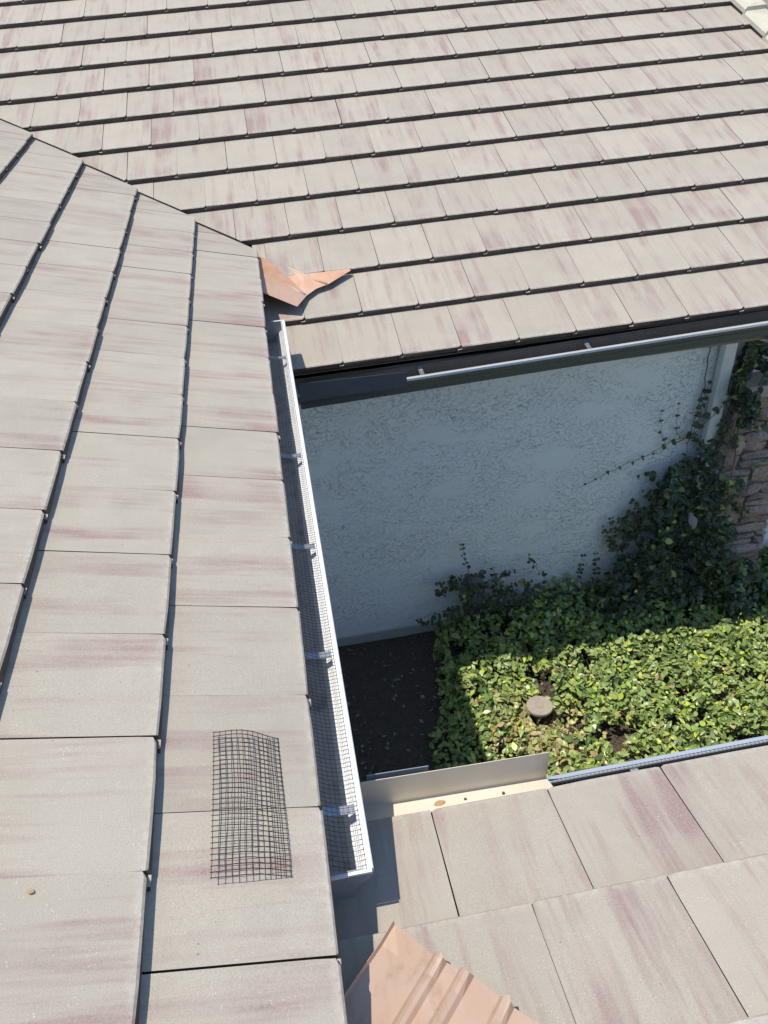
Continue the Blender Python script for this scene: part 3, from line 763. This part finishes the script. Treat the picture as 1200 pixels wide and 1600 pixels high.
def vine():
    root = empty('climbing_vine', (2.75, 4.40, ZG)); props(root, 'dark green leafy vine climbing the downspout and stone pillar in the corner', 'vine', kind='thing')
    poly = [(2.15, -3.1), (2.20, -2.85), (2.32, -2.62), (2.46, -2.46), (2.50, -2.24), (2.62, -2.02), (2.70, -1.86), (2.82, -1.72), (2.90, -1.68), (2.98, -1.80), (3.04, -2.0), (3.10, -2.30), (3.24, -2.54), (3.46, -2.74), (3.66, -2.88), (3.9, -2.93), (4.4, -2.95), (4.4, -3.1)]
    def mass(n, poly, thick, dens=None):
        xs = [p[0] for p in poly]; zs = [p[1] for p in poly]
        x = rng.uniform(min(xs), max(xs), n); z = rng.uniform(min(zs), max(zs), n)
        wob = (vnoise(x * 6, z * 6, 21) - .5) * .16
        k = in_poly(x + wob, z + (vnoise(x * 6 + 9, z * 6, 22) - .5) * .16, poly)
        k &= vnoise(x * 9, z * 9, 5) * .6 + vnoise(x * 19, z * 19, 6) * .4 > .33
        x, z = x[k], z[k]; n = len(x)
        th = thick(x, z) * (.55 + .9 * vnoise(x * 5, z * 5, 9))
        d = rng.beta(2.6, 1.2, n); yb = np.where((x > 3.03) & (x < 3.64) & (z < -1.1), 4.31, np.where((x > 2.88) & (x < 3.03), 4.40, 4.49))
        return x, yb - .01 - th * d, z, d
    x, y, z, d = mass(15000, poly, lambda x, z: .09 + .30 * np.clip((-1.5 - z) / 1.6, 0, 1))
    up = [(2.98, -1.36), (3.02, -1.05), (3.03, -.80), (3.30, -.72), (3.36, -.95), (3.22, -1.10), (3.12, -1.12), (3.07, -1.38)]
    x2, y2, z2, d2 = mass(1700, up, lambda x, z: .10 + 0 * x)
    x, y, z, d = (np.concatenate(q) for q in ((x, x2), (y, y2), (z, z2), (d, d2)))
    n = len(x)
    nrm = np.stack([rng.normal(-.1, .45, n), rng.normal(-.75, .4, n), rng.normal(.6, .4, n)], 1)
    sh = rng.beta(1.6, 2.6, n) * .27; r_ = rng.random(n); sh[r_ < .05] = .45; sh[r_ > .985] = .84  # old-leaf greens, pushed darker so the colour carries the corner's shade
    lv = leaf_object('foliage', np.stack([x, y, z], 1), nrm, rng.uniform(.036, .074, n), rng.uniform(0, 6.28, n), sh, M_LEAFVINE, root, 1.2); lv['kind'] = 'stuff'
    # stems
    m = MB(); acc = []
    for s in ([(2.84, 4.48, -.85), (2.86, 4.47, -1.15), (2.83, 4.46, -1.40), (2.80, 4.44, -1.62), (2.86, 4.40, -2.0)], [(3.10, 4.34, -.95), (3.06, 4.35, -1.25), (3.02, 4.36, -1.5), (2.98, 4.36, -1.8)],
              [(3.2, 4.33, -1.0), (3.1, 4.30, -1.30), (3.02, 4.33, -1.55)], [(2.72, 4.46, -1.6), (2.85, 4.40, -1.45), (3.02, 4.38, -1.22)], [(3.06, 4.28, -1.4), (3.09, 4.29, -1.7), (3.12, 4.28, -2.1)]):
        sprig(m, [], s, 9, .04, .004)
    # loose sprigs on the white wall
    sprig(m, acc, [(2.78, 4.46, -1.55), (2.69, 4.465, -1.574), (2.534, 4.465, -1.656), (2.281, 4.47, -1.751), (2.028, 4.475, -1.876)], .055, .032, .0026)
    sprig(m, acc, [(2.86, 4.45, -1.42), (2.855, 4.45, -1.25), (2.88, 4.45, -1.12)], .05, .052, .003)
    sprig(m, acc, [(2.80, 4.45, -1.60), (2.86, 4.44, -1.42), (2.96, 4.40, -1.30), (3.04, 4.38, -1.22)], .06, .055, .003)
    sprig(m, acc, [(2.66, 4.46, -1.62), (2.60, 4.465, -1.50), (2.575, 4.47, -1.36), (2.58, 4.47, -1.28)], .08, .026)
    sprig(m, acc, [(2.74, 4.46, -1.56), (2.70, 4.465, -1.42), (2.69, 4.47, -1.26)], .09, .028)
    sprig(m, acc, [(2.62, 4.44, -1.86), (2.54, 4.45, -1.80), (2.44, 4.46, -1.84)], .05, .05)
    for _ in range(46):      # ragged shoots leaving the top and left of the mass
        q = rng.random(); b = Vector((2.30 + .72 * q, 4.42 - .05 * rng.random(), -2.62 + 1.0 * q + rng.normal(0, .05)))
        d = Vector((rng.normal(-.05, .12), rng.normal(0, .02), abs(rng.normal(.10, .07)) + .03)) * (1 + .5 * q); d.x = max(-.16, min(.16, d.x))
        sprig(m, acc, [b, b + d * .5, b + d + Vector((0, .01, -.01))], .034, rng.uniform(.040, .062), .002)
    for _ in range(14):      # loose growth over the downspout foot and stone
        q = rng.random(); b = Vector((2.93 + .40 * rng.random(), 4.29 + .04 * rng.random(), -2.2 + 1.05 * q))
        d = Vector((rng.normal(.03, .10), -.02, rng.normal(.05, .13)))
        sprig(m, acc, [b, b + d * .5, b + d], .036, rng.uniform(.036, .058), .002)
    m.build('stem', M_TWIG, root)
    a = np.array(acc); q = len(a)
    lf = leaf_object('sprig_leaves', a[:, :3], np.stack([rng.normal(0, .3, q), np.full(q, -.9), rng.normal(.35, .3, q)], 1), a[:, 3] * 1.35, a[:, 4], rng.uniform(.0, .2, q), M_LEAFVINE, root, 1.4); lf['kind'] = 'stuff'  # low tones here too: shade by the wall is put into the leaf colour
    # low bushy sprigs along the foot of the wall
    r2 = empty('shrubby_vine', (1.35, 4.38, ZG)); props(r2, 'small straggly vine growing over the grey utility box at the foot of the wall', 'vine', kind='thing')
    m = MB(); acc = []
    for s in ([(1.20, 4.38, -3.0), (1.17, 4.37, -2.75), (1.19, 4.38, -2.55), (1.17, 4.44, -2.35), (1.145, 4.46, -2.22)], [(1.18, 4.38, -2.75), (1.10, 4.40, -2.62), (1.05, 4.43, -2.50)],
              [(1.22, 4.36, -2.95), (1.35, 4.34, -2.72), (1.42, 4.34, -2.62)], [(1.38, 4.36, -2.98), (1.40, 4.35, -2.72), (1.395, 4.40, -2.55), (1.38, 4.44, -2.45)],
              [(1.45, 4.36, -3.0), (1.52, 4.34, -2.75), (1.50, 4.36, -2.64), (1.44, 4.38, -2.60)], [(1.15, 4.36, -3.0), (1.06, 4.34, -2.88), (.98, 4.36, -2.78)], [(1.55, 4.35, -2.98), (1.62, 4.33, -2.75), (1.65, 4.36, -2.65)],
              [(1.88, 4.38, -2.92), (1.85, 4.38, -2.76), (1.76, 4.40, -2.586), (1.654, 4.42, -2.43), (1.66, 4.42, -2.38)], [(2.05, 4.38, -2.92), (2.07, 4.40, -2.75), (2.10, 4.43, -2.50)], [(2.22, 4.38, -2.9), (2.21, 4.40, -2.65), (2.20, 4.43, -2.46)],
              [(1.72, 4.36, -2.95), (1.74, 4.34, -2.78), (1.72, 4.36, -2.66)], [(1.98, 4.36, -2.95), (1.96, 4.35, -2.78)], [(2.42, 4.40, -2.5), (2.33, 4.43, -2.38), (2.30, 4.44, -2.18)]):
        sprig(m, acc, s, .032, .050, .0024)
        if s[0][0] < 1.7:
            for _ in range(5):
                b = Vector(s[min(2, len(s) - 1)]) + Vector((rng.normal(0, .05), rng.normal(-.03, .03), rng.normal(-.06, .07)))
                sprig(m, acc, [b, b + Vector((rng.normal(0, .05), -.02, .03)), b + Vector((rng.normal(0, .09), -.02, .04))], .028, .052, .0015)
    m.build('stem', M_TWIG, r2)
    a = np.array(acc); q = len(a)
    lf = leaf_object('foliage', a[:, :3], np.stack([rng.normal(0, .45, q), rng.normal(-.7, .3, q), rng.normal(.55, .35, q)], 1), a[:, 3] * 1.08, a[:, 4] + rng.normal(0, .6, q), np.where(rng.random(q) < .06, .95, rng.uniform(0, .25, q)), M_LEAFVINE, r2, 1.35); lf['kind'] = 'stuff'  # same lowered tones, shade included in the leaf colour; a few dry leaves
vine()

# ------------------------------------------------------------------ small debris
def dry_leaf(p, s, az, up, label):
    v = leaf_arrays(np.array([p]), np.array([up], float), np.array([s]), np.array([az]))
    o = mesh('dry_leaf', v, [tuple(int(i) for i in t) for t in LEAF_T], M_DRY); props(o, label, 'dry leaf', 'dry leaves fallen on the tiles', 'thing')
dry_leaf((-.560, .935, .184), .017, 2.9, (ST, 0, CT), 'small curled tan dry leaf on the joint of the nearest left tiles')
dry_leaf((-1.12, 5.52, .384), .035, 1.2, (ST, 0, CT), 'small brown dry leaf on the far left tiles near the valley')
dry_leaf((.31, 1.303, -.388), .036, .2, (0, .1, 1), 'flat tan dry leaf lying on the cream flashing')
